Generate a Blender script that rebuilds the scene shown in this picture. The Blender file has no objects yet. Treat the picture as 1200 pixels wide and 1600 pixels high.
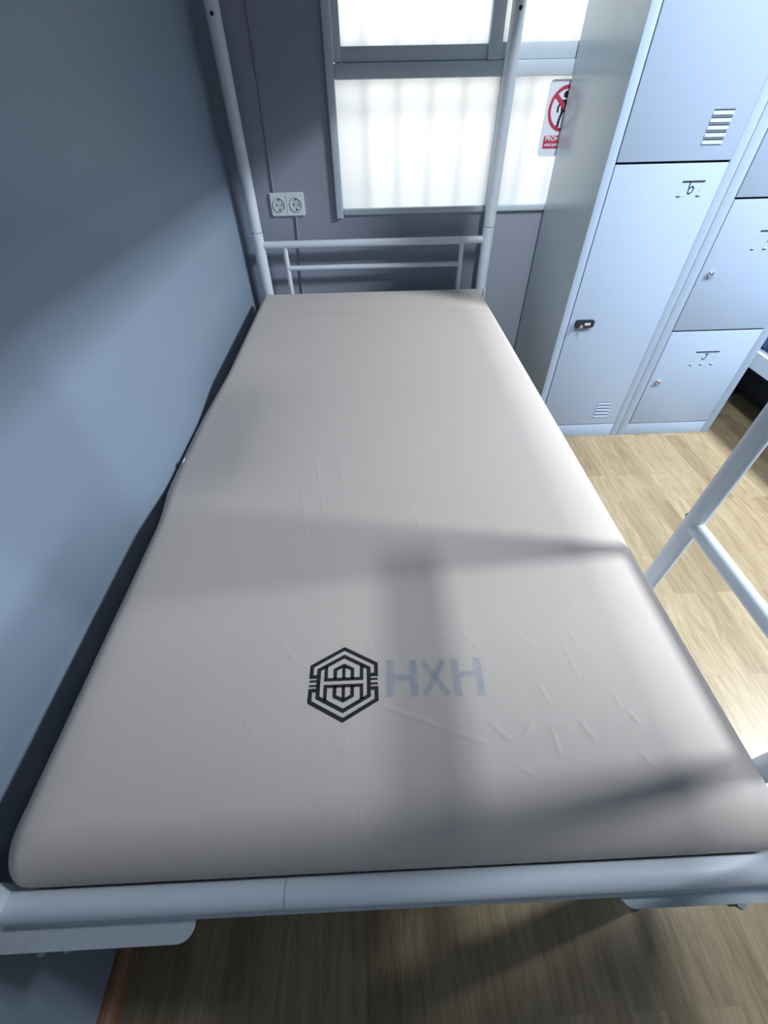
import bpy, bmesh, math, random
from mathutils import Vector, Matrix
random.seed(7)
S = bpy.context.scene
COL = S.collection

# ------------------------------------------------------------------ camera, world, lights, exposure
cam_d = bpy.data.cameras.new('camera')
cam_d.sensor_fit = 'VERTICAL'; cam_d.sensor_height = 24.0
cam_d.lens = 652.8/1600*24.0
cam_d.clip_start = 0.01
cam = bpy.data.objects.new('camera', cam_d); COL.objects.link(cam)
cam.location = (0.515, -0.030, 1.144)
cam.rotation_euler = (math.radians(44.592), math.radians(0.861), math.radians(-2.149))
S.camera = cam
S.view_settings.view_transform = 'Standard'
S.view_settings.look = 'None'
S.view_settings.gamma = 1.0
S.view_settings.use_curve_mapping = False
S.view_settings.exposure = 0.0
S.cycles.use_denoising = True
S.cycles.max_bounces = 8
S.cycles.transparent_max_bounces = 32
S.cycles.sample_clamp_indirect = 6.0

world = bpy.data.worlds.new('daylight'); S.world = world; world.use_nodes = True
wn = world.node_tree; wn.nodes.clear()
wo = wn.nodes.new('ShaderNodeOutputWorld'); wb = wn.nodes.new('ShaderNodeBackground')
wb.inputs['Strength'].default_value = 1.95
wt = wn.nodes.new('ShaderNodeTexCoord'); ws = wn.nodes.new('ShaderNodeSeparateXYZ')
wr = wn.nodes.new('ShaderNodeValToRGB')
wr.color_ramp.elements[0].position = 0.42; wr.color_ramp.elements[0].color = (0.84, 0.84, 0.81, 1)
wr.color_ramp.elements[1].position = 0.56; wr.color_ramp.elements[1].color = (0.88, 0.95, 1.0, 1)
wm = wn.nodes.new('ShaderNodeMath'); wm.operation = 'MULTIPLY_ADD'
wm.inputs[1].default_value = 0.5; wm.inputs[2].default_value = 0.5
wn.links.new(wt.outputs['Generated'], ws.inputs[0]); wn.links.new(ws.outputs['Z'], wm.inputs[0])
wn.links.new(wm.outputs[0], wr.inputs[0]); wn.links.new(wr.outputs[0], wb.inputs['Color'])
wn.links.new(wb.outputs[0], wo.inputs[0])

LAMP_COL = (0.84, 0.92, 1.0)
# lamp positions and power: (x, y, z, size_x, size_y, watts)
LAMP_AISLE = (1.11, 0.48, 2.52, 0.22, 0.6, 60.0)
LAMP_FAR = (3.20, 0.34, 2.55, 0.48, 0.52, 240.0)

# ------------------------------------------------------------------ helpers
def node_mat(name, color, rough=0.5, metal=0.0, spec=0.5, coat=0.0):
    m = bpy.data.materials.new(name); m.use_nodes = True
    b = m.node_tree.nodes['Principled BSDF']
    b.inputs['Base Color'].default_value = (*color, 1)
    b.inputs['Roughness'].default_value = rough
    b.inputs['Metallic'].default_value = metal
    b.inputs['Specular IOR Level'].default_value = spec
    b.inputs['Coat Weight'].default_value = coat
    return m, m.node_tree, b

def add_noise(m, scale, amount, bump=0.0, bscale=None, dist=0.001, detail=4):
    """slight procedural mottling of the base colour and a fine bump"""
    nt = m.node_tree; b = nt.nodes['Principled BSDF']
    tc = nt.nodes.new('ShaderNodeTexCoord')
    n = nt.nodes.new('ShaderNodeTexNoise'); n.inputs['Scale'].default_value = scale; n.inputs['Detail'].default_value = detail
    nt.links.new(tc.outputs['Object'], n.inputs['Vector'])
    c = b.inputs['Base Color'].default_value[:]
    mx = nt.nodes.new('ShaderNodeMix'); mx.data_type = 'RGBA'
    mx.inputs[6].default_value = tuple(v*(1-amount) for v in c[:3])+(1,)
    mx.inputs[7].default_value = tuple(min(1, v*(1+amount)) for v in c[:3])+(1,)
    nt.links.new(n.outputs['Fac'], mx.inputs[0]); nt.links.new(mx.outputs[2], b.inputs['Base Color'])
    if bump:
        n2 = nt.nodes.new('ShaderNodeTexNoise'); n2.inputs['Scale'].default_value = bscale or scale*6; n2.inputs['Detail'].default_value = 3
        nt.links.new(tc.outputs['Object'], n2.inputs['Vector'])
        bp = nt.nodes.new('ShaderNodeBump'); bp.inputs['Strength'].default_value = bump; bp.inputs['Distance'].default_value = dist
        nt.links.new(n2.outputs['Fac'], bp.inputs['Height']); nt.links.new(bp.outputs[0], b.inputs['Normal'])
    return m

def root_of(o):
    v = Vector(o.location)
    return v if o.parent is None else v + root_of(o.parent)

def obj(name, bm, mat, parent=None, smooth=True, recalc=True):
    if recalc: bmesh.ops.recalc_face_normals(bm, faces=bm.faces)
    if parent is not None:
        bmesh.ops.translate(bm, verts=bm.verts, vec=-root_of(parent))
    me = bpy.data.meshes.new(name); bm.to_mesh(me); bm.free()
    me.materials.append(mat)
    if smooth:
        for p in me.polygons: p.use_smooth = True
        try: me.set_sharp_from_angle(angle=math.radians(35))
        except Exception: pass
    o = bpy.data.objects.new(name, me); COL.objects.link(o)
    o.parent = parent
    return o

def thing(name, label, cat, loc, group=None):
    o = bpy.data.objects.new(name, None); COL.objects.link(o)
    o.location = loc; o.empty_display_size = 0.05
    o['label'] = label; o['category'] = cat
    if group: o['group'] = group
    return o

def tag(o, label, cat, group=None):
    o['label'] = label; o['category'] = cat
    if group: o['group'] = group
    return o

def struct(name, bm, mat, smooth=False):
    o = obj(name, bm, mat, None, smooth); o['kind'] = 'structure'; return o

def box(bm, x0, x1, y0, y1, z0, z1, bevel=0.0, seg=2):
    vs = [bm.verts.new((x, y, z)) for x in (x0, x1) for y in (y0, y1) for z in (z0, z1)]
    q = [(0,1,3,2),(4,6,7,5),(0,4,5,1),(2,3,7,6),(0,2,6,4),(1,5,7,3)]
    fs = [bm.faces.new([vs[i] for i in f]) for f in q]
    bmesh.ops.recalc_face_normals(bm, faces=fs)
    if bevel > 0:
        es = list({e for f in fs for e in f.edges})
        bmesh.ops.bevel(bm, geom=es, offset=bevel, segments=seg, affect='EDGES', profile=0.5)
    return bm

def tube(bm, p0, p1, r, seg=28, r2=None):
    p0 = Vector(p0); p1 = Vector(p1); d = p1-p0
    q = d.to_track_quat('Z', 'Y').to_matrix().to_4x4(); q.translation = (p0+p1)/2
    bmesh.ops.create_cone(bm, cap_ends=True, segments=seg, radius1=r, radius2=r if r2 is None else r2, depth=d.length, matrix=q)
    return bm

def ball(bm, c, rx, ry, rz, u=16, v=10):
    M = Matrix.Translation(c) @ Matrix.Diagonal((rx, ry, rz, 1))
    bmesh.ops.create_uvsphere(bm, u_segments=u, v_segments=v, radius=1, matrix=M)

def rounded_poly(w, h, r, n=8):
    pts = []
    for cx, cy, a0 in ((w/2-r, h/2-r, 0), (-w/2+r, h/2-r, 90), (-w/2+r, -h/2+r, 180), (w/2-r, -h/2+r, 270)):
        for i in range(n+1):
            a = math.radians(a0+90*i/n); pts.append((cx+r*math.cos(a), cy+r*math.sin(a)))
    return pts

def prism(bm, pts, f, d0, d1):
    """extrude a 2D outline; f(u, v, d) gives the point"""
    a = [bm.verts.new(f(u, v, d0)) for u, v in pts]; b = [bm.verts.new(f(u, v, d1)) for u, v in pts]
    n = len(pts)
    bm.faces.new(a); bm.faces.new(list(reversed(b)))
    for i in range(n): bm.faces.new((a[i], a[(i+1) % n], b[(i+1) % n], b[i]))

def stroke(bm, pts, w, f, h):
    """mitred band of width w along pts, mapped by f(u, v, d), thickness h"""
    P = [Vector(p) for p in pts]; closed = (P[0]-P[-1]).length < 1e-6
    if closed: P = P[:-1]
    n = len(P); L = []; R = []
    for i in range(n):
        a = P[i-1] if (closed or i > 0) else None; b = P[(i+1) % n] if (closed or i < n-1) else None
        d1 = (P[i]-a).normalized() if a is not None else None
        d2 = (b-P[i]).normalized() if b is not None else None
        if d1 is None: d1 = d2
        if d2 is None: d2 = d1
        n1 = Vector((-d1.y, d1.x)); n2 = Vector((-d2.y, d2.x))
        m = (n1+n2).normalized(); k = w/2/max(0.35, m.dot(n1))
        L.append(P[i]+m*k); R.append(P[i]-m*k)
    vL = [bm.verts.new(f(p.x, p.y, h)) for p in L]; vR = [bm.verts.new(f(p.x, p.y, h)) for p in R]
    wL = [bm.verts.new(f(p.x, p.y, 0)) for p in L]; wR = [bm.verts.new(f(p.x, p.y, 0)) for p in R]
    rng = range(n) if closed else range(n-1)
    for i in rng:
        j = (i+1) % n
        bm.faces.new((vL[i], vL[j], vR[j], vR[i])); bm.faces.new((wL[i], wR[i], wR[j], wL[j]))
        bm.faces.new((vL[i], wL[i], wL[j], vL[j])); bm.faces.new((vR[i], vR[j], wR[j], wR[i]))
    if not closed:
        bm.faces.new((vL[0], vR[0], wR[0], wL[0])); bm.faces.new((vL[-1], wL[-1], wR[-1], vR[-1]))

def text_bm(s, size, f, h):
    cu = bpy.data.curves.new('t', 'FONT'); cu.body = s; cu.size = size; cu.offset = size*0.022; cu.fill_mode = 'FRONT'
    o = bpy.data.objects.new('t', cu); COL.objects.link(o)
    dg = bpy.context.evaluated_depsgraph_get(); dg.update()
    me = bpy.data.meshes.new_from_object(o.evaluated_get(dg)); bm = bmesh.new(); bm.from_mesh(me)
    bpy.data.objects.remove(o); bpy.data.curves.remove(cu); bpy.data.meshes.remove(me)
    for v in bm.verts: v.co = f(v.co.x, v.co.y, h)
    return bm

# ------------------------------------------------------------------ materials
M = {}
M['wall'], _, _ = node_mat('grey_blue_wall_paint', (0.25, 0.315, 0.40), 0.42, spec=0.45); add_noise(M['wall'], 3, 0.02, 0.25, 220, 0.0006)
M['wall_far'], _, _ = node_mat('grey_wall_paint', (0.29, 0.315, 0.38), 0.6); add_noise(M['wall_far'], 3, 0.03, 0.25, 220, 0.0006)
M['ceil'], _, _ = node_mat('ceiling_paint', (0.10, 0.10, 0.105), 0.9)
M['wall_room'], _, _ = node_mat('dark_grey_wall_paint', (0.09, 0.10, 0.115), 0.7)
M['steel'], _, _ = node_mat('white_powder_coat', (0.68, 0.74, 0.80), 0.38, spec=0.5); add_noise(M['steel'], 30, 0.03, 0.12, 700, 0.0004)
M['scuff'], _, _ = node_mat('scuffed_white_steel', (0.50, 0.54, 0.58), 0.6); add_noise(M['scuff'], 60, 0.12, 0.3, 400, 0.0005)
M['bolt'], _, _ = node_mat('zinc_bolt', (0.35, 0.36, 0.38), 0.35, 0.9)
M['dark'], _, _ = node_mat('dark_gap', (0.015, 0.018, 0.022), 0.8)  # near-black for rivets, and in place of shade in gaps, slots, holes
M['locker'], _, _ = node_mat('pale_blue_locker_enamel', (0.325, 0.405, 0.525), 0.36, spec=0.5); add_noise(M['locker'], 2.5, 0.02, 0.10, 900, 0.0003)
M['lockside'], _, _ = node_mat('locker_side_reflection_tint', (0.45, 0.53, 0.58), 0.21, spec=1.0); add_noise(M['lockside'], 2.5, 0.02, 0.08, 900, 0.0003)  # lighter than the front to put the window's reflection into the colour
M['chrome'], _, _ = node_mat('chrome', (0.75, 0.77, 0.80), 0.15, 1.0)
M['black'], _, _ = node_mat('black_plastic', (0.012, 0.016, 0.03), 0.35)
M['dial'], _, _ = node_mat('white_dial', (0.8, 0.82, 0.86), 0.4)
M['ink'], _, _ = node_mat('black_ink', (0.008, 0.010, 0.014), 0.7)
M['pen'], _, _ = node_mat('marker_pen', (0.01, 0.015, 0.04), 0.6)
M['frame'], _, _ = node_mat('window_frame_white', (0.52, 0.60, 0.66), 0.45); add_noise(M['frame'], 20, 0.05, 0.2, 90, 0.001)
M['bars'], _, _ = node_mat('grille_iron', (0.10, 0.10, 0.11), 0.6)
M['socket'], _, _ = node_mat('socket_plastic', (0.70, 0.74, 0.76), 0.35)
M['socket_well'], _, _ = node_mat('socket_well_plastic', (0.58, 0.62, 0.64), 0.4)
M['cable'], _, _ = node_mat('painted_cable', (0.26, 0.285, 0.33), 0.6)
M['card'], _, _ = node_mat('sign_white', (0.78, 0.82, 0.88), 0.4)
M['red'], _, _ = node_mat('sign_red', (0.50, 0.045, 0.09), 0.45)
M['skirt'], _, _ = node_mat('brown_trim', (0.26, 0.13, 0.06), 0.5); add_noise(M['skirt'], 25, 0.25)
M['case'], _, _ = node_mat('black_suitcase_shell', (0.012, 0.012, 0.016), 0.45); add_noise(M['case'], 40, 0.1, 0.2, 300)
M['tagm'], _, _ = node_mat('white_label', (0.85, 0.88, 0.92), 0.6)
M['lampbody'], _, _ = node_mat('lamp_housing', (0.8, 0.8, 0.8), 0.5)

# mattress cover: beige grey knitted fabric
mm, nt, b = node_mat('beige_mattress_cover', (0.52, 0.475, 0.455), 0.72, spec=0.25)
b.inputs['Sheen Weight'].default_value = 0.15
tc = nt.nodes.new('ShaderNodeTexCoord')
def N(kind, **kw):
    n = nt.nodes.new(kind)
    for k, v in kw.items(): n.inputs[k].default_value = v
    return n
n1 = N('ShaderNodeTexNoise', Scale=2.2, Detail=3); n2 = N('ShaderNodeTexNoise', Scale=900.0, Detail=2); n3 = N('ShaderNodeTexNoise', Scale=14.0, Detail=6, Distortion=1.5)
for n in (n1, n2, n3): nt.links.new(tc.outputs['Object'], n.inputs['Vector'])
mx = nt.nodes.new('ShaderNodeMix'); mx.data_type = 'RGBA'
mx.inputs[6].default_value = (0.505, 0.45, 0.412, 1); mx.inputs[7].default_value = (0.55, 0.49, 0.45, 1)
nt.links.new(n1.outputs['Fac'], mx.inputs[0]); nt.links.new(mx.outputs[2], b.inputs['Base Color'])
b1 = N('ShaderNodeBump', Strength=0.25, Distance=0.0006); b2 = N('ShaderNodeBump', Strength=0.35, Distance=0.002)
nt.links.new(n2.outputs['Fac'], b1.inputs['Height']); nt.links.new(n3.outputs['Fac'], b2.inputs['Height'])
nt.links.new(b1.outputs[0], b2.inputs['Normal']); nt.links.new(b2.outputs[0], b.inputs['Normal'])
M['mattress'] = mm

# faded print showing through the cover
fm, nt, b = node_mat('faded_blue_print', (0.33, 0.43, 0.62), 0.75, spec=0.2)
tc = nt.nodes.new('ShaderNodeTexCoord'); n1 = N('ShaderNodeTexNoise', Scale=60.0, Detail=4)
nt.links.new(tc.outputs['Object'], n1.inputs['Vector'])
mr = N('ShaderNodeMapRange'); mr.inputs['To Min'].default_value = 0.0; mr.inputs['To Max'].default_value = 0.20
nt.links.new(n1.outputs['Fac'], mr.inputs['Value']); nt.links.new(mr.outputs[0], b.inputs['Alpha'])
M['faded'] = fm

# laminate floor: strips running along y
fl, nt, b = node_mat('oak_laminate', (0.6, 0.45, 0.3), 0.38, spec=0.45)
tc = nt.nodes.new('ShaderNodeTexCoord'); sp = nt.nodes.new('ShaderNodeSeparateXYZ'); cb = nt.nodes.new('ShaderNodeCombineXYZ')
nt.links.new(tc.outputs['Object'], sp.inputs[0]); nt.links.new(sp.outputs['Y'], cb.inputs['X']); nt.links.new(sp.outputs['X'], cb.inputs['Y'])
br = N('ShaderNodeTexBrick'); br.offset = 0.37; br.offset_frequency = 2; br.squash = 1.0
for k, v in {'Scale': 1.0, 'Mortar Size': 0.0004, 'Mortar Smooth': 0.3, 'Bias': 0.0, 'Brick Width': 0.42, 'Row Height': 0.066}.items(): br.inputs[k].default_value = v
br.inputs['Color1'].default_value = (0, 0, 0, 1); br.inputs['Color2'].default_value = (1, 1, 1, 1); br.inputs['Mortar'].default_value = (0.25, 0.25, 0.25, 1)
nt.links.new(cb.outputs[0], br.inputs['Vector'])
rp = nt.nodes.new('ShaderNodeValToRGB'); rp.color_ramp.interpolation = 'LINEAR'
for p_, c_ in zip((0.0, 1.0), ((0.235, 0.18, 0.108, 1), (0.325, 0.262, 0.168, 1))): e = rp.color_ramp.elements[0 if p_ == 0 else 1]; e.position = p_; e.color = c_
e = rp.color_ramp.elements.new(0.45); e.color = (0.29, 0.23, 0.142, 1)
nt.links.new(br.outputs['Color'], rp.inputs[0])
# wood grain, shifted per strip
sc_ = N('ShaderNodeVectorMath'); sc_.operation = 'MULTIPLY'; sc_.inputs[1].default_value = (2.6, 26.0, 1.0)
nt.links.new(cb.outputs[0], sc_.inputs[0])
ad = N('ShaderNodeVectorMath'); ad.operation = 'MULTIPLY_ADD'; ad.inputs[1].default_value = (13.0, 7.0, 31.0)
nt.links.new(br.outputs['Color'], ad.inputs[0]); nt.links.new(sc_.outputs[0], ad.inputs[2])
g1 = N('ShaderNodeTexNoise', Scale=1.0, Detail=5, Roughness=0.6, Distortion=3.2); nt.links.new(ad.outputs[0], g1.inputs['Vector'])
g2 = N('ShaderNodeTexNoise', Scale=3.2, Detail=6, Roughness=0.65, Distortion=2.2); nt.links.new(ad.outputs[0], g2.inputs['Vector'])
gr = nt.nodes.new('ShaderNodeValToRGB'); gr.color_ramp.elements[0].position = 0.32; gr.color_ramp.elements[0].color = (0.74, 0.69, 0.61, 1)
gr.color_ramp.elements[1].position = 0.62; gr.color_ramp.elements[1].color = (1.08, 1.08, 1.08, 1)
nt.links.new(g1.outputs['Fac'], gr.inputs[0])
gr2 = nt.nodes.new('ShaderNodeValToRGB'); gr2.color_ramp.elements[0].position = 0.35; gr2.color_ramp.elements[0].color = (0.80, 0.77, 0.72, 1)
gr2.color_ramp.elements[1].position = 0.55; gr2.color_ramp.elements[1].color = (1.03, 1.03, 1.03, 1)
nt.links.new(g2.outputs['Fac'], gr2.inputs[0])
m1 = nt.nodes.new('ShaderNodeMix'); m1.data_type = 'RGBA'; m1.blend_type = 'MULTIPLY'; m1.inputs[0].default_value = 0.85
nt.links.new(rp.outputs[0], m1.inputs[6]); nt.links.new(gr.outputs[0], m1.inputs[7])
m2 = nt.nodes.new('ShaderNodeMix'); m2.data_type = 'RGBA'; m2.blend_type = 'MULTIPLY'; m2.inputs[0].default_value = 0.8
nt.links.new(m1.outputs[2], m2.inputs[6]); nt.links.new(gr2.outputs[0], m2.inputs[7])
m3 = nt.nodes.new('ShaderNodeMix'); m3.data_type = 'RGBA'; m3.inputs[7].default_value = (0.24, 0.18, 0.115, 1)
nt.links.new(br.outputs['Fac'], m3.inputs[0]); nt.links.new(m2.outputs[2], m3.inputs[6])
nt.links.new(m3.outputs[2], b.inputs['Base Color'])
bp = N('ShaderNodeBump', Strength=0.2, Distance=0.0006); nt.links.new(g2.outputs['Fac'], bp.inputs['Height']); nt.links.new(bp.outputs[0], b.inputs['Normal'])
M['floor'] = fl

# frosted glass: daylight diffuses through it
gl = bpy.data.materials.new('frosted_glass'); gl.use_nodes = True; nt = gl.node_tree; nt.nodes.clear()
out = nt.nodes.new('ShaderNodeOutputMaterial'); tr = nt.nodes.new('ShaderNodeBsdfTranslucent'); tr.inputs[0].default_value = (0.93, 0.93, 0.92, 1)
gs = nt.nodes.new('ShaderNodeBsdfGlossy'); gs.inputs['Roughness'].default_value = 0.35; gs.inputs[0].default_value = (0.8, 0.8, 0.8, 1)
mxs = nt.nodes.new('ShaderNodeMixShader'); mxs.inputs[0].default_value = 0.05
nt.links.new(tr.outputs[0], mxs.inputs[1]); nt.links.new(gs.outputs[0], mxs.inputs[2]); nt.links.new(mxs.outputs[0], out.inputs[0])
M['glass'] = gl

lm = bpy.data.materials.new('lamp_diffuser'); lm.use_nodes = True; nt = lm.node_tree; nt.nodes.clear()
out = nt.nodes.new('ShaderNodeOutputMaterial'); em = nt.nodes.new('ShaderNodeEmission'); em.inputs[0].default_value = (*LAMP_COL, 1); em.inputs[1].default_value = 2.0
nt.links.new(em.outputs[0], out.inputs[0]); M['diffuser'] = lm

# patterned navy blanket
bl, nt, b = node_mat('navy_patterned_fabric', (0.03, 0.06, 0.16), 0.85, spec=0.2)
tc = nt.nodes.new('ShaderNodeTexCoord'); w_ = N('ShaderNodeTexNoise', Scale=28.0, Detail=2, Distortion=4.0)
nt.links.new(tc.outputs['Object'], w_.inputs['Vector'])
r_ = nt.nodes.new('ShaderNodeValToRGB'); r_.color_ramp.elements[0].position = 0.49; r_.color_ramp.elements[0].color = (0.02, 0.045, 0.12, 1)
r_.color_ramp.elements[1].position = 0.53; r_.color_ramp.elements[1].color = (0.16, 0.26, 0.42, 1)
nt.links.new(w_.outputs['Fac'], r_.inputs[0]); nt.links.new(r_.outputs[0], b.inputs['Base Color'])
M['blanket'] = bl

# ------------------------------------------------------------------ room shell
YW, XR, YB, ZC = 2.006, 4.6, -2.6, 2.62
WX0, WX1, WZ0, WZ1 = 0.412, 1.62, 0.797, 1.86      # window opening
struct('floor', box(bmesh.new(), -0.15, XR+0.15, YB-0.15, YW+0.12, -0.1, 0), M['floor'])
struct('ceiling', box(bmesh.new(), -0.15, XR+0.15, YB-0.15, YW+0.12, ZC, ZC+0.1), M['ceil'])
struct('wall_left', box(bmesh.new(), -0.15, 0, YB, YW+0.12, 0, ZC), M['wall'])
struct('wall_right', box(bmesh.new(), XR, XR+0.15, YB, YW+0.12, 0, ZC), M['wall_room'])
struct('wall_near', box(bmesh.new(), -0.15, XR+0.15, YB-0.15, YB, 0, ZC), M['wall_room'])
bm = bmesh.new()
box(bm, 0, WX0, YW, YW+0.12, 0, ZC); box(bm, WX1, XR, YW, YW+0.12, 0, ZC)
box(bm, WX0, WX1, YW, YW+0.12, 0, WZ0); box(bm, WX0, WX1, YW, YW+0.12, WZ1, ZC)
struct('wall_far', bm, M['wall_far'])
bm = bmesh.new(); n = 6
prism(bm, [(0, 0)]+[(0.026*math.cos(math.radians(90*i/n)), 0.026*math.sin(math.radians(90*i/n))) for i in range(n+1)], lambda u, v, d: (u, d, v), YB, YW)
struct('baseboard_left', bm, M['skirt'])

# window: outer frame, transom, sash, panes
win = bpy.data.objects.new('window_1', None); COL.objects.link(win); win.location = (1.0, YW, WZ0); win['kind'] = 'structure'
bm = bmesh.new(); y0, y1 = YW-0.018, YW+0.05
box(bm, 0.397, 0.424, y0, y1, 0.780, 1.88, 0.003); box(bm, 1.61, 1.637, y0, y1, 0.780, 1.88, 0.003)
box(bm, 0.426, 1.61, y0+0.006, y1, 0.789, 0.8085, 0.003); box(bm, 0.426, 1.61, y0+0.006, y1, 1.85, 1.88, 0.003)
box(bm, 0.426, 1.61, y0+0.004, y1, 1.1655, 1.204, 0.003)          # transom
box(bm, 0.992, 1.040, y0+0.004, y1, 0.8085, 1.1655, 0.003)       # mullion below
obj('window_frame', bm, M['frame'], win)
bm = bmesh.new()                                                  # upper left sash
box(bm, 0.426, 0.4515, y0+0.010, y1-0.012, 1.205, 1.85, 0.003); box(bm, 0.935, 0.978, y0+0.001, y1-0.012, 1.205, 1.85, 0.003)
box(bm, 0.4515, 0.935, y0+0.012, y1-0.012, 1.205, 1.2415, 0.002); box(bm, 0.4515, 0.935, y0+0.012, y1-0.012, 1.81, 1.85, 0.002)
obj('sash', bm, M['frame'], win)
bm = bmesh.new()
box(bm, 0.9785, 1.61, y0+0.014, y1-0.008, 1.205, 1.2445, 0.002); box(bm, 0.9785, 1.61, y0+0.014, y1-0.008, 1.81, 1.85, 0.002)
box(bm, 1.57, 1.61, y0+0.014, y1-0.008, 1.2445, 1.81, 0.002)
obj('sash', bm, M['frame'], win)
for x0, x1, z0, z1 in ((0.424, 0.992, 0.8085, 1.1655), (1.040, 1.61, 0.8085, 1.1655), (0.4515, 0.935, 1.2415, 1.81), (0.978, 1.57, 1.2445, 1.81)):
    bm = bmesh.new(); y = YW+0.006
    vs = [bm.verts.new(p) for p in ((x0, y, z0), (x1, y, z0), (x1, y, z1), (x0, y, z1))]; bm.faces.new(vs)
    obj('pane', bm, M['glass'], win, False)
bm = bmesh.new(); box(bm, 0.38, 1.66, YW+0.12, YW+0.26, 0.74, 0.80, 0.004)
led = obj('window_ledge', bm, M['ceil'], None); led['kind'] = 'structure'; led.name = 'trim_1'

gr = thing('window_grille', 'dark vertical security bars seen dimly behind the frosted window', 'window bars', (1.0, YW+0.075, 0.80))
bm = bmesh.new()
for z in (1.092, 1.62): box(bm, 0.38, 1.66, YW+0.033, YW+0.038, z-0.0045, z+0.0045)
obj('crossbar', bm, M['bars'], gr)
for i in range(11):
    x = 0.405+0.1165*i
    obj('bar', tube(bmesh.new(), (x, YW+0.027, 0.80), (x, YW+0.027, 2.1), 0.0042, 12), M['bars'], gr)

# prohibition sign on the glass
FS = lambda u, v, d: Vector((u, YW+0.0045-d, v))
sg = thing('prohibition_sign', 'white and red prohibition sign stuck on the right window pane', 'sign', (1.245, YW+0.0045, 0.954))
bm = bmesh.new(); prism(bm, [(1.2445+u, 1.055+v) for u, v in rounded_poly(0.159, 0.203, 0.014)], FS, 0, 0.0012)
obj('sign_card', bm, M['card'], sg, False)
cxs, czs, Ro, Ri = 1.236, 1.0835, 0.0605, 0.0510
bm = bmesh.new(); n = 48
ring = [[bm.verts.new(FS(cxs+r*math.cos(2*math.pi*i/n), czs+r*math.sin(2*math.pi*i/n), 0.0022)) for i in range(n)] for r in (Ri, Ro)]
for i in range(n): bm.faces.new((ring[0][i], ring[0][(i+1) % n], ring[1][(i+1) % n], ring[1][i]))
stroke(bm, [(cxs-0.043, czs+0.036), (cxs+0.043, czs-0.036)], 0.012, lambda u, v, d: FS(u, v, 0.0016+d), 0.0008)
obj('red_ring', bm, M['red'], sg, False)
bm = bmesh.new(); prism(bm, [(1.2445+u, 0.9945+v) for u, v in rounded_poly(0.131, 0.036, 0.006)], FS, 0.0012, 0.0020)
obj('red_panel', bm, M['red'], sg, False)
bm = bmesh.new(); f2 = lambda u, v, d: FS(u, v, 0.0013+d)
prism(bm, [(cxs-0.006+0.009*math.cos(t*math.pi/8), czs+0.036+0.009*math.sin(t*math.pi/8)) for t in range(16)], f2, 0, 0.0004)
prism(bm, [(cxs-0.020, czs+0.023), (cxs+0.012, czs+0.023), (cxs+0.012, czs-0.010), (cxs-0.014, czs-0.010)], f2, 0, 0.0004)
stroke(bm, [(cxs-0.017, czs+0.020), (cxs-0.027, czs+0.004), (cxs-0.026, czs-0.010)], 0.0065, f2, 0.0004)
stroke(bm, [(cxs-0.009, czs-0.008), (cxs-0.015, czs-0.028), (cxs-0.017, czs-0.048)], 0.0085, f2, 0.0004)
stroke(bm, [(cxs+0.006, czs-0.008), (cxs+0.004, czs-0.028), (cxs+0.003, czs-0.048)], 0.0085, f2, 0.0004)
stroke(bm, [(cxs+0.010, czs+0.020), (cxs+0.026, czs+0.010)], 0.006, f2, 0.0004)
obj('pictogram', bm, M['ink'], sg, False)
obj('lettering', text_bm('PROHIBIDO', 0.0185, lambda u, v, d: FS(1.184+u*1.02, 0.9985+v, d), 0.0024), M['tagm'], sg, False, False)
obj('lettering', text_bm('ARROJAR', 0.0105, lambda u, v, d: FS(1.184+u*1.15, 0.9835+v, d), 0.0024), M['tagm'], sg, False, False)

# double wall socket with its cables
FW = lambda u, v, d: Vector((u, YW-d, v))
so = thing('wall_socket', 'white double wall socket on grey wall left of the window', 'socket', (0.206, YW, 0.828))
bm = bmesh.new(); prism(bm, [(0.206+u, 0.828+v) for u, v in rounded_poly(0.133, 0.076, 0.007)], FW, 0, 0.009)
bmesh.ops.recalc_face_normals(bm, faces=bm.faces)
bmesh.ops.bevel(bm, geom=[e for e in bm.edges if all(v.co.y < YW-0.0085 for v in e.verts)], offset=0.003, segments=2, affect='EDGES')
box(bm, 0.2045, 0.2075, YW-0.0105, YW-0.008, 0.798, 0.858)
obj('plate', bm, M['socket'], so)
for cx in (0.1745, 0.2405):
    bm = bmesh.new(); n = 32; prof = [(0.0255, 0.0092), (0.0235, 0.0125), (0.0215, 0.0125), (0.0195, 0.0095), (0.0, 0.0093)]
    rings = [[bm.verts.new(FW(cx+r*math.cos(2*math.pi*i/n), 0.828+r*math.sin(2*math.pi*i/n), d)) for i in range(n)] for r, d in prof[:-1]]
    for a, c in zip(rings, rings[1:]):
        for i in range(n): bm.faces.new((a[i], a[(i+1) % n], c[(i+1) % n], c[i]))
    bm.faces.new(rings[-1])
    w = obj('socket_well', bm, M['socket_well'], so)
    for dx, dz, r in ((-0.0095, 0, 0.0026), (0.0095, 0, 0.0026), (0, -0.0165, 0.0036), (0, 0.0165, 0.0030)):
        obj('pin_hole', tube(bmesh.new(), (cx+dx, YW-0.006, 0.828+dz), (cx+dx, YW-0.0102, 0.828+dz), r, 12), M['dark'], w)
def cable(name, pts, label):
    bm = bmesh.new()
    for a, c in zip(pts, pts[1:]): tube(bm, (a[0], YW-0.0035, a[1]), (c[0], YW-0.0035, c[1]), 0.0038, 12)
    tag(obj(name, bm, M['cable']), label, 'cable')
cable('cable', [(0.172, 2.6), (0.170, 1.36), (0.166, 1.15), (0.158, 0.866)], 'thin painted cable running up the wall above the double socket')
cable('cable', [(0.232, 0.790), (0.226, 0.68), (0.216, 0.54), (0.212, 0.03)], 'thin painted cable running down the wall below the double socket')

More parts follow.
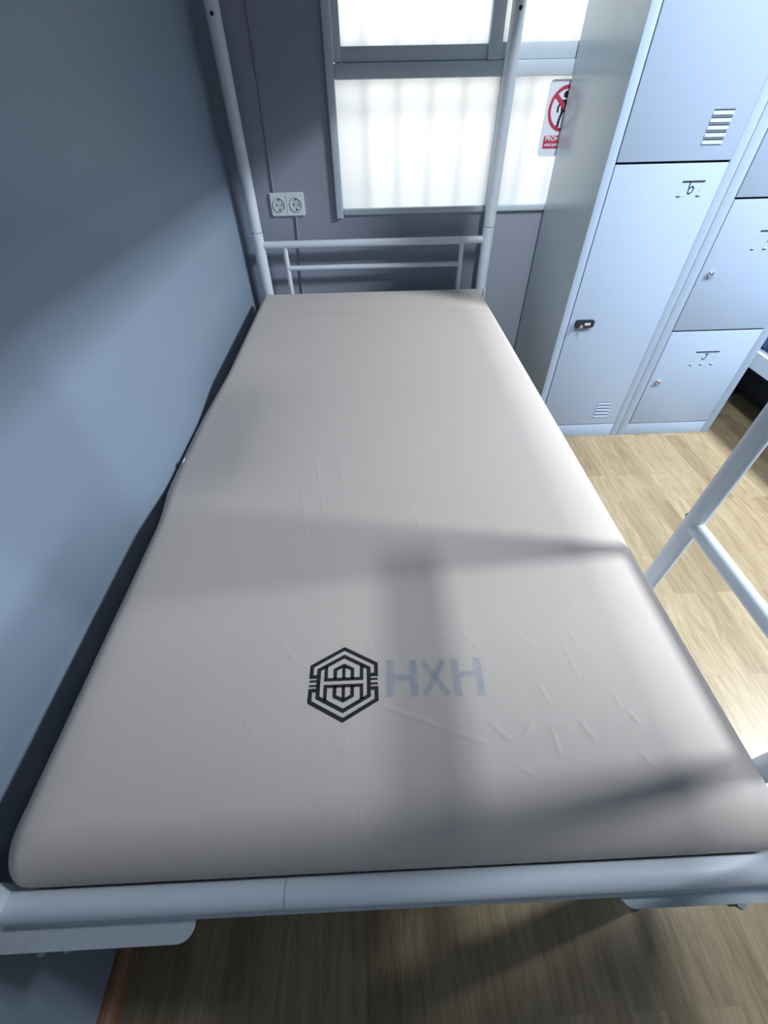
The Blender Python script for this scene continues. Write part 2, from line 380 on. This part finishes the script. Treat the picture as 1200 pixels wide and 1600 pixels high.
# ------------------------------------------------------------------ bunk bed
XL, XRP, YH = 0.075, 1.005, 1.95
NX = 0.052                                      # near left post
bed = thing('bunk_bed', 'white tubular steel bunk bed against the left wall', 'bunk bed', (0.54, 0.97, 0))
ZT = 1.98
for x, y in ((NX, 0.0), (1.012, 0.0), (XL, YH), (XRP, YH)):
    bm = bmesh.new()
    tube(bm, (x, y, 0.0), (x, y, 0.7475), 0.0225, 36); tube(bm, (x, y, 0.7495), (x, y, ZT), 0.0218, 36)
    ball(bm, (x, y, ZT), 0.0218, 0.0218, 0.012)
    p = obj('post', bm, M['steel'], bed)
    d = -1 if y > 1 else 1
    for z in (1.309,):
        obj('bolt_hole', tube(bmesh.new(), (x, y+d*0.019, z), (x, y+d*0.0226, z), 0.0055, 16), M['dark'], p)
    obj('foot_cap', tube(bmesh.new(), (x, y, 0.0), (x, y, 0.03), 0.025, 24), M['black'], p)
# headboard rails, lower berth
obj('headboard_rail', tube(bmesh.new(), (XL, YH, 0.703), (XRP-0.015, YH, 0.703), 0.0135), M['steel'], bed)
obj('headboard_rail', tube(bmesh.new(), (0.177, YH, 0.617), (0.903, YH, 0.617), 0.0095), M['steel'], bed)
for x in (0.177, 0.903):
    obj('headboard_upright', tube(bmesh.new(), (x, YH, 0.46), (x, YH, 0.700), 0.0098), M['steel'], bed)
# lower deck: end rails, side rails, slats
er = obj('end_rail', tube(bmesh.new(), (NX, 0, 0.484), (1.012, 0, 0.484), 0.0150, 40), M['steel'], bed)
bm = bmesh.new(); bmesh.ops.create_circle(bm, segments=40, radius=0.0154, matrix=Matrix.Translation((0.392, 0, 0.484)) @ Matrix.Rotation(math.pi/2, 4, 'Y'))
ex = bmesh.ops.extrude_edge_only(bm, edges=list(bm.edges)); bmesh.ops.translate(bm, verts=[v for v in ex['geom'] if isinstance(v, bmesh.types.BMVert)], vec=(0.0012, 0, 0))
obj('weld_seam', bm, M['scuff'], er)
obj('end_rail', tube(bmesh.new(), (XL, YH, 0.46), (XRP, YH, 0.46), 0.0150, 32), M['steel'], bed)
bm = bmesh.new(); box(bm, 0.07, 1.0, -0.0175, 0.010, 0.452, 0.4685, 0.0015); obj('support_bar', bm, M['steel'], bed)
for x, px in ((0.055, 0), (1.012, 0)):
    bm = bmesh.new(); box(bm, x-0.012, x+0.012, 0.02, YH-0.02, 0.385, 0.425, 0.004); obj('side_rail', bm, M['steel'], bed)
for i in range(12):
    y = 0.10+i*0.155
    bm = bmesh.new(); box(bm, 0.055, 1.012, y, y+0.035, 0.412, 0.428, 0.003); obj('slat', bm, M['steel'], bed)
# corner brackets under the near rail
def bracket(x0, x1, y0, flip):
    bm = bmesh.new(); r = 0.016; pts = []
    A = [(x0, -0.002), (x0, y0)]
    if not flip:
        pts = [(x0, 0.0), (x0, y0-0.001)]+[(x1-r+r*math.sin(math.radians(a)), y0+r-r*math.cos(math.radians(a))) for a in range(0, 91, 15)]+[(x1, 0.0)]
    else:
        pts = [(x1, 0.0), (x1, y0)]+[(x0+r-r*math.sin(math.radians(a)), y0+r-r*math.cos(math.radians(a))) for a in range(0, 91, 15)]+[(x0, 0.0)]
    prism(bm, pts, lambda u, v, d: (u, v, d), 0.462, 0.4668)
    return bm
b1 = obj('corner_bracket', bracket(0.028, 0.285, -0.0375, False), M['scuff'], bed)
b2 = obj('corner_bracket', bracket(0.785, 1.04, -0.0285, True), M['scuff'], bed)
for x, y, p in ((0.118, -0.0405, b1), (0.146, -0.0385, b1), (0.925, -0.0315, b2)):
    bm = bmesh.new(); tube(bm, (x, y+0.004, 0.4585), (x, y+0.004, 0.4655), 0.0062, 6); tube(bm, (x, y+0.004, 0.440), (x, y+0.004, 0.459), 0.0032, 12); obj('bolt', bm, M['bolt'], p)
bm = bmesh.new(); box(bm, 1.012, 1.022, 1.915, 1.935, 0.44, 0.525, 0.002); obj('rail_hook', bm, M['scuff'], bed)
# upper berth: rails, deck and guard rails
ZU = 1.40
for y in (0, YH):
    obj('end_rail', tube(bmesh.new(), (NX if y == 0 else XL, y, ZU+0.02), (1.008, y, ZU+0.02), 0.015), M['steel'], bed)
    obj('guard_rail', tube(bmesh.new(), (NX if y == 0 else XL, y, 1.80), (1.008, y, 1.80), 0.0135), M['steel'], bed)
    obj('guard_rail', tube(bmesh.new(), (NX if y == 0 else XL, y, 1.69), (1.008, y, 1.69), 0.0095), M['steel'], bed)
for x in (0.055, 1.012):
    bm = bmesh.new(); box(bm, x-0.012, x+0.012, 0.02, YH-0.02, ZU, ZU+0.04, 0.004); obj('side_rail', bm, M['steel'], bed)
bm = bmesh.new(); box(bm, 0.045, 1.000, 0.018, YH-0.018, ZU+0.042, ZU+0.060); obj('deck_board', bm, M['ceil'], bed)

# ladder on the right side of the bed
LX = 1.055
lad = thing('bed_ladder', 'white tubular steel ladder on the right side of the bed', 'ladder', (LX, 0.265, 0))
for y in (0.439, 0.108):
    bm = bmesh.new(); tube(bm, (LX, y, 0.02), (LX, y, 1.72), 0.0150, 32); ball(bm, (LX, y, 1.72), 0.015, 0.015, 0.01)
    p = obj('ladder_post', bm, M['steel'], lad)
    obj('foot_cap', tube(bmesh.new(), (LX, y, 0.0), (LX, y, 0.028), 0.0175, 20), M['black'], p)
    for z in (0.612,):
        d = 1 if y > 0.2 else -1
        bm = bmesh.new(); ball(bm, (LX-0.002, y+d*0.0165, z+0.004), 0.0040, 0.0030, 0.0040); obj('rivet', bm, M['dark'], p)
for z in (0.31, 0.612, 0.916, 1.22):
    obj('rung', tube(bmesh.new(), (LX, 0.108, z), (LX, 0.439, z), 0.0128, 28), M['steel'], lad)

# ------------------------------------------------------------------ mattress
XA, XB, YA, YM, ZA, ZM, RC = 0.0585, 0.9965, 0.0158, 1.915, 0.430, 0.545, (0.034, 0.056, 0.042)
WR = [[(0.51,0.185),(0.549,0.17),(0.598,0.15),(0.646,0.133)],[(0.657,0.156),(0.669,0.143),(0.681,0.131)],[(0.696,0.138),(0.712,0.155)],[(0.836,0.186),(0.836,0.169)],[(0.735,0.145),(0.763,0.153)],[(0.735,0.145),(0.736,0.114)],[(0.68,0.106),(0.699,0.091)],[(0.775,0.155),(0.787,0.131)],[(0.838,0.114),(0.847,0.099)],[(0.734,0.204),(0.743,0.181)],[(0.845,0.164),(0.854,0.147)],[(0.468,0.074),(0.474,0.052)],[(0.48,0.069),(0.483,0.052)],[(0.322,0.178),(0.34,0.153)],[(0.462,0.148),(0.459,0.118)],[(0.493,0.283),(0.498,0.262)],[(0.614,0.464),(0.712,0.448)],[(0.727,0.284),(0.749,0.256)],[(0.36,0.284),(0.389,0.247)],[(0.639,0.293),(0.663,0.26)],[(0.447,0.149),(0.456,0.133)],[(0.806,0.28),(0.813,0.258)],[(0.372,0.782),(0.406,0.566)],[(0.421,0.805),(0.45,0.601)],[(0.353,0.647),(0.381,0.483)],[(0.581,0.576),(0.6,0.504)],[(0.789,0.259),(0.796,0.21)]]
SEGS = []
for k, w in enumerate(WR):
    amp = 0.0009 if k == 0 else (0.0008 if k < 11 else 0.0004)
    for a, c in zip(w, w[1:]): SEGS.append((a[0], a[1], c[0], c[1], amp))
SM = lambda t: 0 if t <= 0 else (1 if t >= 1 else t*t*(3-2*t))
def displace(x, y, z):
    top = SM((z-0.44)/0.10)
    # crease across the far end
    dz = 0.0
    yc = 1.615+0.012*math.sin(x*3.1)
    t = y-yc
    if t > 0: dz -= 0.40*t*math.exp(-t/0.045)*SM((x-XA)/0.10)*SM((XB-x)/0.04)
    dz -= 0.0008*math.exp(-(t/0.005)**2)
    # pressed-in left edge, bulging toward the wall
    bb = SM((y-0.54)/0.24)*SM((1.24-y)/0.24)
    dl = x-XA
    dz -= 0.032*bb*math.exp(-(max(dl, 0)/0.08)**2) + 0.024*bb*math.exp(-(dl/0.18)**2)
    bx = -0.054*bb*SM((0.12-dl)/0.12)
    # gentle sag towards all edges
    e = min(x-XA, XB-x, (y-YA), YM-y)
    dz -= 0.006*math.exp(-max(e, 0)/0.05)
    # irregular creases in the cover
    for x0, y0, x1, y1, a in SEGS:
        if abs(x-(x0+x1)/2) < 0.14 and abs(y-(y0+y1)/2) < 0.14:
            vx, vy = x1-x0, y1-y0; L2 = vx*vx+vy*vy
            s = ((x-x0)*vx+(y-y0)*vy)/L2; sc = min(1, max(0, s))
            dx, dy = x-x0-sc*vx, y-y0-sc*vy; d2 = dx*dx+dy*dy
            if d2 < 0.0004: dz += a*math.exp(-d2/(0.0022**2))*(0.45+0.55*math.sin(math.pi*sc))
    return x+bx*SM((z-0.47)/0.045), y, z+dz*top
def rounded_block(x0, x1, y0, y1, z0, z1, r, nx, ny, nz, fn):
    me_v = {}; bm = bmesh.new()
    def V(i, j, k):
        key = (i, j, k)
        if key not in me_v:
            p = [x0+(x1-x0)*i/nx, y0+(y1-y0)*j/ny, z0+(z1-z0)*k/nz]
            R3 = r if isinstance(r, tuple) else (r, r, r)
            q = [min(max(p[0], x0+R3[0]), x1-R3[0]), min(max(p[1], y0+R3[1]), y1-R3[1]), min(max(p[2], z0+R3[2]), z1-R3[2])]
            d = Vector([(a-c)/t for a, c, t in zip(p, q, R3)])
            if sum(abs(t) > 1e-9 for t in d) > 1:
                d.normalize(); p = [c+e*t for c, e, t in zip(q, d, R3)]
            me_v[key] = bm.verts.new(fn(*p))
        return me_v[key]
    for i in range(nx):
        for j in range(ny):
            bm.faces.new((V(i, j, nz), V(i+1, j, nz), V(i+1, j+1, nz), V(i, j+1, nz)))
            bm.faces.new((V(i, j, 0), V(i, j+1, 0), V(i+1, j+1, 0), V(i+1, j, 0)))
    for i in range(nx):
        for k in range(nz):
            bm.faces.new((V(i, 0, k), V(i+1, 0, k), V(i+1, 0, k+1), V(i, 0, k+1)))
            bm.faces.new((V(i, ny, k), V(i, ny, k+1), V(i+1, ny, k+1), V(i+1, ny, k)))
    for j in range(ny):
        for k in range(nz):
            bm.faces.new((V(0, j, k), V(0, j, k+1), V(0, j+1, k+1), V(0, j+1, k)))
            bm.faces.new((V(nx, j, k), V(nx, j+1, k), V(nx, j+1, k+1), V(nx, j, k+1)))
    return bm
mat_t = thing('mattress', 'beige grey covered mattress with black hexagonal emblem on the lower bunk', 'mattress', (0.525, 0.965, ZA))
bm = rounded_block(XA, XB, YA, YM, ZA, ZM, RC, 370, 720, 20, displace)
cover = obj('cover', bm, M['mattress'], mat_t, True, False)
for p in cover.data.polygons: p.use_smooth = True
at = cover.data.attributes.get('sharp_edge')
if at: cover.data.attributes.remove(at)
FM = lambda u, v, d: Vector((u, v, ZM-0.0002+d))
CX = 0.4575
def sym(p): return [(CX+(x), y) for x, y in p]
bm = bmesh.new()
stroke(bm, sym([(-.0385, .2293), (-.0470, .2293), (-.0470, .2452), (0, .2708), (.0470, .2452), (.0470, .2293), (.0385, .2293)]), .0051, FM, .0007)
stroke(bm, sym([(-.0385, .2097), (-.0470, .2097), (-.0470, .1938), (0, .1682), (.0470, .1938), (.0470, .2097), (.0385, .2097)]), .0051, FM, .0007)
stroke(bm, sym([(0, .2585), (-.0362, .2393), (-.0362, .1997), (0, .1805), (.0362, .1997), (.0362, .2393), (0, .2585)]), .0051, FM, .0007)
for z in (.2228, .2162):
    stroke(bm, sym([(-.0490, z), (-.0375, z)]), .0029, FM, .0007); stroke(bm, sym([(.0375, z), (.0490, z)]), .0029, FM, .0007)
stroke(bm, sym([(-.0258, .2440), (-.0258, .2243), (.0258, .2243), (.0258, .2440)]), .0045, FM, .0007)
stroke(bm, sym([(-.0258, .1950), (-.0258, .2147), (.0258, .2147), (.0258, .1950)]), .0045, FM, .0007)
stroke(bm, sym([(-.0125, .2245), (-.0125, .2385), (0, .2448), (.0125, .2385), (.0125, .2245)]), .0047, FM, .0007)
stroke(bm, sym([(-.0125, .2145), (-.0125, .2005), (0, .1942), (.0125, .2005), (.0125, .2145)]), .0047, FM, .0007)
stroke(bm, sym([(0, .2435), (0, .2245)]), .0041, FM, .0007); stroke(bm, sym([(0, .2145), (0, .1955)]), .0041, FM, .0007)
e_ = obj('hexagonal_emblem', bm, M['ink'], mat_t, False, True); e_['label'] = 'black hexagonal emblem printed on the cover'
LET = ((.0107, [(.525, .250), (.5245, .196)]), (.0107, [(.559, .248), (.5585, .195)]), (.0085, [(.5303, .223), (.5537, .223)]),
       (.0083, [(.573, .246), (.606, .196)]), (.0083, [(.604, .246), (.573, .197)]), (.0107, [(.621, .248), (.620, .194)]),
       (.0085, [(.6263, .224), (.6475, .2245)]), (.0107, [(.654, .248), (.653, .193)]))
bm = bmesh.new(); k = 0
for dw in (-0.003, 0.0, 0.003):
    for w, p in LET:
        k += 1; P = [Vector(p[0]), Vector(p[1])]; dd = (P[1]-P[0]).normalized(); nn = Vector((-dd.y, dd.x))*(w+dw)/2; ex_ = dd*dw/2
        bm.faces.new([bm.verts.new((q.x, q.y, ZM+0.0003+0.00002*k)) for q in (P[0]+nn-ex_, P[1]+nn+ex_, P[1]-nn+ex_, P[0]-nn-ex_)])
o_ = obj('faded_lettering', bm, M['faded'], mat_t, False, True); o_['label'] = 'faint blue letters showing through the cover'
tp = displace(XA+0.012, 0.83, 0.535)
bm = bmesh.new(); prism(bm, [(-.006, -.003), (.003, -.007), (.008, .000), (.004, .010), (-.004, .008)], lambda u, v, d: (tp[0]+0.006+u*0.8, tp[1]+v, tp[2]+0.006+d+0.8*u), 0, 0.003)
obj('care_tag', bm, M['tagm'], mat_t)

# ------------------------------------------------------------------ lockers
YL = 1.543
FL = lambda u, v, d: Vector((u, YL-d, v))
def louvre(x0, x1, z, mat, parent, sh=0.0026):
    bm = bmesh.new(); prism(bm, [(0.0, z-0.0100), (0.0024, z-0.0085), (0.0, z)], lambda d, v, u: Vector((u, YL-0.002-d, v)), x0, x1)
    l = obj('louvre', bm, mat, parent, False)
    bm = bmesh.new(); box(bm, x0, x1, YL-0.0026, YL-0.0018, z, z+sh); obj('slot_shade', bm, M['dark'], l, False)  # dark strip stands in for the shade in the louvre opening
    return l
def label_holder(x0, x1, z1, z0, parent, glyph):
    bm = bmesh.new(); box(bm, x0, x1, YL-0.0038, YL-0.0018, z1-0.0018, z1+0.001)
    h = obj('label_slot', bm, M['dark'], parent, False)
    n = 3 if x1-x0 > 0.08 else 2
    for i in range(n):
        bm = bmesh.new(); xx = x0+0.004+(x1-x0-0.008)*i/(n-1); ball(bm, (xx, YL-0.003, z0), 0.0075, 0.0028, 0.0026)
        obj('label_clip', bm, M['locker'], parent)
    bm = bmesh.new(); stroke(bm, [(x1-0.003, z1-0.009), (x1-0.006, z1-0.018), (x1-0.003, z0+0.006)], 0.0014, lambda u, v, d: FL(u, v, 0.0021+d), 0.0006)
    obj('card_edge', bm, M['scuff'], parent, False)
    bm = bmesh.new(); stroke(bm, [(x0+0.003, z1-0.02), (x0+0.001, z0+0.006), (x0+0.006, z0+0.004)], 0.0012, lambda u, v, d: FL(u, v, 0.0021+d), 0.0006)
    obj('card_edge', bm, M['scuff'], parent, False)
    if not glyph: return
    bm = bmesh.new()
    for g in glyph: stroke(bm, g, 0.0030, lambda u, v, d: FL(u, v, 0.0022+d), 0.0005)
    obj('written_letter', bm, M['pen'], parent, False)
def knob(x, z, parent):
    bm = bmesh.new(); tube(bm, (x, YL, z), (x, YL-0.009, z), 0.0105, 28); tube(bm, (x, YL-0.009, z), (x, YL-0.012, z), 0.0105, 28, 0.0075)
    k = obj('cam_lock', bm, M['chrome'], parent)
    bm = bmesh.new(); box(bm, x-0.001, x+0.001, YL-0.0128, YL-0.0118, z-0.005, z+0.005); obj('keyhole', bm, M['dark'], k, False)
def locker(x0, x1, ztop, doors, fl, fr, zb, label, fill):
    t = thing('locker', label, 'locker', ((x0+x1)/2, (YL+YW)/2, 0))
    yb = YW-0.018; bm = bmesh.new()
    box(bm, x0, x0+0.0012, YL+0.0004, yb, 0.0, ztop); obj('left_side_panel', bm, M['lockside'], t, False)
    bm = bmesh.new()
    box(bm, x1-0.0022, x1-0.001, YL+0.001, yb, 0.0, ztop); box(bm, x0+0.0012, x1-0.0022, yb-0.0012, yb, 0.0, ztop)
    box(bm, x0, x1-0.001, YL+0.001, yb, ztop-0.0012, ztop); box(bm, x0+0.0012, x1-0.0022, YL+0.02, yb-0.0012, 0.055, 0.0562)
    zs = [d[0] for d in doors]+[doors[-1][1]]
    obj('carcass', bm, M['locker'], t, False)
    bm = bmesh.new(); D = 0.016
    box(bm, x0+0.0006, x0+fl, YL, YL+D, 0.0, ztop, 0.0008); box(bm, x1-fr-0.001, x1-0.001, YL, YL+D, 0.0, ztop, 0.0012)
    box(bm, x0+fl, x1-fr-0.001, YL+0.0005, YL+D, 0.0, zb, 0.0008); box(bm, x0+fl, x1-fr-0.001, YL+0.0005, YL+D, doors[-1][1]+0.003, ztop, 0.0008)
    obj('front_frame', bm, M['locker'], t)
    bm = bmesh.new(); box(bm, x0+fl-0.002, x1-fr+0.001, YL+0.011, YL+0.013, zb-0.002, doors[-1][1]+0.004); obj('door_gap_shade', bm, M['dark'], t, False)  # dark sheet behind the doors stands in for shade in their gaps
    for i, (z0, z1) in enumerate(doors):
        bm = bmesh.new(); box(bm, x0+fl+0.0022, x1-fr-0.0028, YL-0.002, YL+0.010, z0+0.0014, z1-0.0014, 0.0012)
        d = obj('door', bm, M['locker'], t)
        fill(i, d)
    return t
def fill1(i, d):
    if i == 0:
        for k in range(5): louvre(1.489, 1.548, 0.174-0.0155*k, M['locker'], d, 0.0014)
        label_holder(1.480, 1.549, 0.932, 0.897, d, [[(1.5045, .9305), (1.5085, .901)], [(1.5085, .914), (1.5155, .9195), (1.522, .914), (1.520, .905), (1.5135, .9005), (1.5085, .903)]])
        bm = bmesh.new(); prism(bm, [(1.3135+u, 0.5155+v) for u, v in rounded_poly(0.070, 0.027, 0.008)], FL, 0.002, 0.013)
        bmesh.ops.recalc_face_normals(bm, faces=bm.faces)
        bmesh.ops.bevel(bm, geom=[e for e in bm.edges if all(v.co.y < YL-0.0125 for v in e.verts)], offset=0.002, segments=2, affect='EDGES')
        L = obj('combination_lock', bm, M['black'], d); L['label'] = 'black combination lock with chrome knob'
        bm = bmesh.new(); tube(bm, (1.296, YL-0.012, 0.512), (1.296, YL-0.024, 0.512), 0.0062, 20); obj('lock_knob', bm, M['chrome'], L)
        for k in range(3):
            bm = bmesh.new(); box(bm, 1.3125+k*0.0075, 1.3168+k*0.0075, YL-0.0145, YL-0.0125, 0.511, 0.5205, 0.0006); obj('number_wheel', bm, M['dial'], L)
    else:
        for k in range(5): louvre(1.490, 1.549, 1.087-0.0155*k, M['locker'], d)
        label_holder(1.480, 1.549, 1.66, 1.625, d, [])
def fill2(i, d):
    zk = [0.265, 0.673, 1.085, 1.50][i]; knob(1.706, zk, d)
    zl = [0.390, 0.798, 1.21, 1.62][i]
    gl_ = [[[(1.846, zl-0.0095), (1.861, zl-0.0095)], [(1.8545, zl-0.0095), (1.855, zl-0.022), (1.852, zl-0.030), (1.846, zl-0.0325), (1.842, zl-0.026)]],
           [[(1.846, zl-0.031), (1.858, zl-0.031)], [(1.852, zl-0.031), (1.853, zl-0.009)], [(1.847, zl-0.009), (1.859, zl-0.009)]], [], []][i]
    label_holder(1.806, 1.898, zl, zl-0.0515, d, gl_)
locker(1.229, 1.632, 1.80, [(0.066, 0.9755), (0.9785, 1.74)], 0.0265, 0.031, 0.0655,
       'pale blue steel locker beside the window with a black combination lock on its lower door', fill1)
locker(1.633, 2.062, 1.80, [(0.062, 0.4720), (0.4750, 0.884), (0.887, 1.296), (1.299, 1.74)], 0.034, 0.036, 0.0615,
       'pale blue steel locker with round chrome locks and a handwritten J on its bottom door', fill2)

# ------------------------------------------------------------------ neighbouring bed at the right edge
nb = thing('single_bed', 'white steel bed frame at the right edge beyond the lockers', 'bed', (2.65, 1.0, 0))
bm = bmesh.new(); box(bm, 2.200, 2.204, 0.25, 1.95, 0.243, 0.305); box(bm, 2.200, 2.240, 0.25, 1.95, 0.305, 0.309, 0.001); obj('side_rail', bm, M['steel'], nb, False)
bm = bmesh.new(); box(bm, 3.10, 3.104, 0.25, 1.95, 0.243, 0.309); obj('side_rail', bm, M['steel'], nb, False)
for y in (0.25, 1.95): obj('end_rail', tube(bmesh.new(), (2.2, y, 0.28), (3.1, y, 0.28), 0.015), M['steel'], nb)
for x in (2.215, 3.09):
    for y in (0.235, 1.965): obj('leg', tube(bmesh.new(), (x, y, 0), (x, y, 0.62), 0.0215), M['steel'], nb)
bm = bmesh.new(); box(bm, 2.204, 3.10, 0.26, 1.93, 0.262, 0.276); obj('deck_board', bm, M['case'], nb)
def bl_fn(x, y, z): return x+0.003*math.sin(y*31+z*20), y, z+(0.005*math.sin(x*23+y*17)+0.003*math.sin(y*60+x*31))*SM((z-0.37)/0.04)
bm = rounded_block(2.248, 3.085, 0.28, 1.92, 0.280, 0.42, 0.03, 60, 120, 10, bl_fn)
tag(obj('mattress', bm, M['blanket'], None), 'mattress in a navy swirl patterned cover on the white bed at the right edge', 'mattress')
sc = thing('suitcase', 'black suitcase lying under the bed at the right edge', 'suitcase', (2.62, 1.50, 0))
bm = rounded_block(2.385, 2.86, 1.18, 1.915, 0.018, 0.232, 0.03, 24, 36, 12, lambda x, y, z: (x, y, z)); obj('shell', bm, M['case'], sc)
bm = bmesh.new(); box(bm, 2.381, 2.865, 1.176, 1.919, 0.118, 0.128, 0.002); obj('zip', bm, M['black'], sc)
for y in (1.24, 1.885):
    for x in (2.396, 2.84): obj('wheel', tube(bmesh.new(), (x-0.010, y, 0.021), (x+0.010, y, 0.021), 0.021, 20), M['black'], sc)

# ------------------------------------------------------------------ ceiling lamps
def ceiling_lamp(P, label):
    x, y, z, sx, sy, W = P
    t = thing('ceiling_lamp', label, 'ceiling lamp', (x, y, ZC))
    bm = bmesh.new(); box(bm, x-sx/2-0.02, x+sx/2+0.02, y-sy/2-0.02, y+sy/2+0.02, z+0.02, z+0.06, 0.006)
    tube(bm, (x, y, z+0.055), (x, y, ZC), 0.02); obj('housing', bm, M['lampbody'], t)
    bm = bmesh.new(); box(bm, x-sx/2, x+sx/2, y-sy/2, y+sy/2, z+0.006, z+0.02); obj('diffuser', bm, M['diffuser'], t)
    ld = bpy.data.lights.new('lamp_light', 'AREA'); ld.shape = 'RECTANGLE'; ld.size = sx; ld.size_y = sy; ld.energy = W; ld.color = LAMP_COL
    lo = bpy.data.objects.new('lamp_light', ld); COL.objects.link(lo); lo.parent = t; lo.location = (0, 0, z-ZC)
ceiling_lamp(LAMP_AISLE, 'long white ceiling lamp over the aisle beside the bunk bed')
ceiling_lamp(LAMP_FAR, 'square white ceiling lamp over the far bed on the right')

# unseen lockers added to block the far lamp from the floor past the bunk
def shade_locker(y0, y1, label):
    t = thing('locker', label, 'locker', (1.99, (y0+y1)/2, 0))
    bm = bmesh.new(); box(bm, 1.772, 2.17, y0, y1, 0, 1.80, 0.002); obj('carcass', bm, M['locker'], t)
    for z0, z1 in ((0.065, 0.93), (0.935, 1.76)):
        bm = bmesh.new(); box(bm, 1.760, 1.771, y0+0.028, y1-0.028, z0, z1, 0.0015); d = obj('door', bm, M['locker'], t)
        for k in range(5):
            bm = bmesh.new(); box(bm, 1.7565, 1.7600, y0+0.16, y0+0.24, z0+0.08+k*0.016, z0+0.084+k*0.016, 0.001); obj('louvre', bm, M['locker'], d)
        bm = bmesh.new(); tube(bm, (1.760, y1-0.07, (z0+z1)/2), (1.750, y1-0.07, (z0+z1)/2), 0.0105, 24); obj('cam_lock', bm, M['chrome'], d)
shade_locker(-0.235, 0.165, 'pale steel locker added out of view across the aisle to shade the floor at the bunk foot')
shade_locker(-0.64, -0.24, 'pale steel locker added out of view, further back from the bunk foot, to block light')
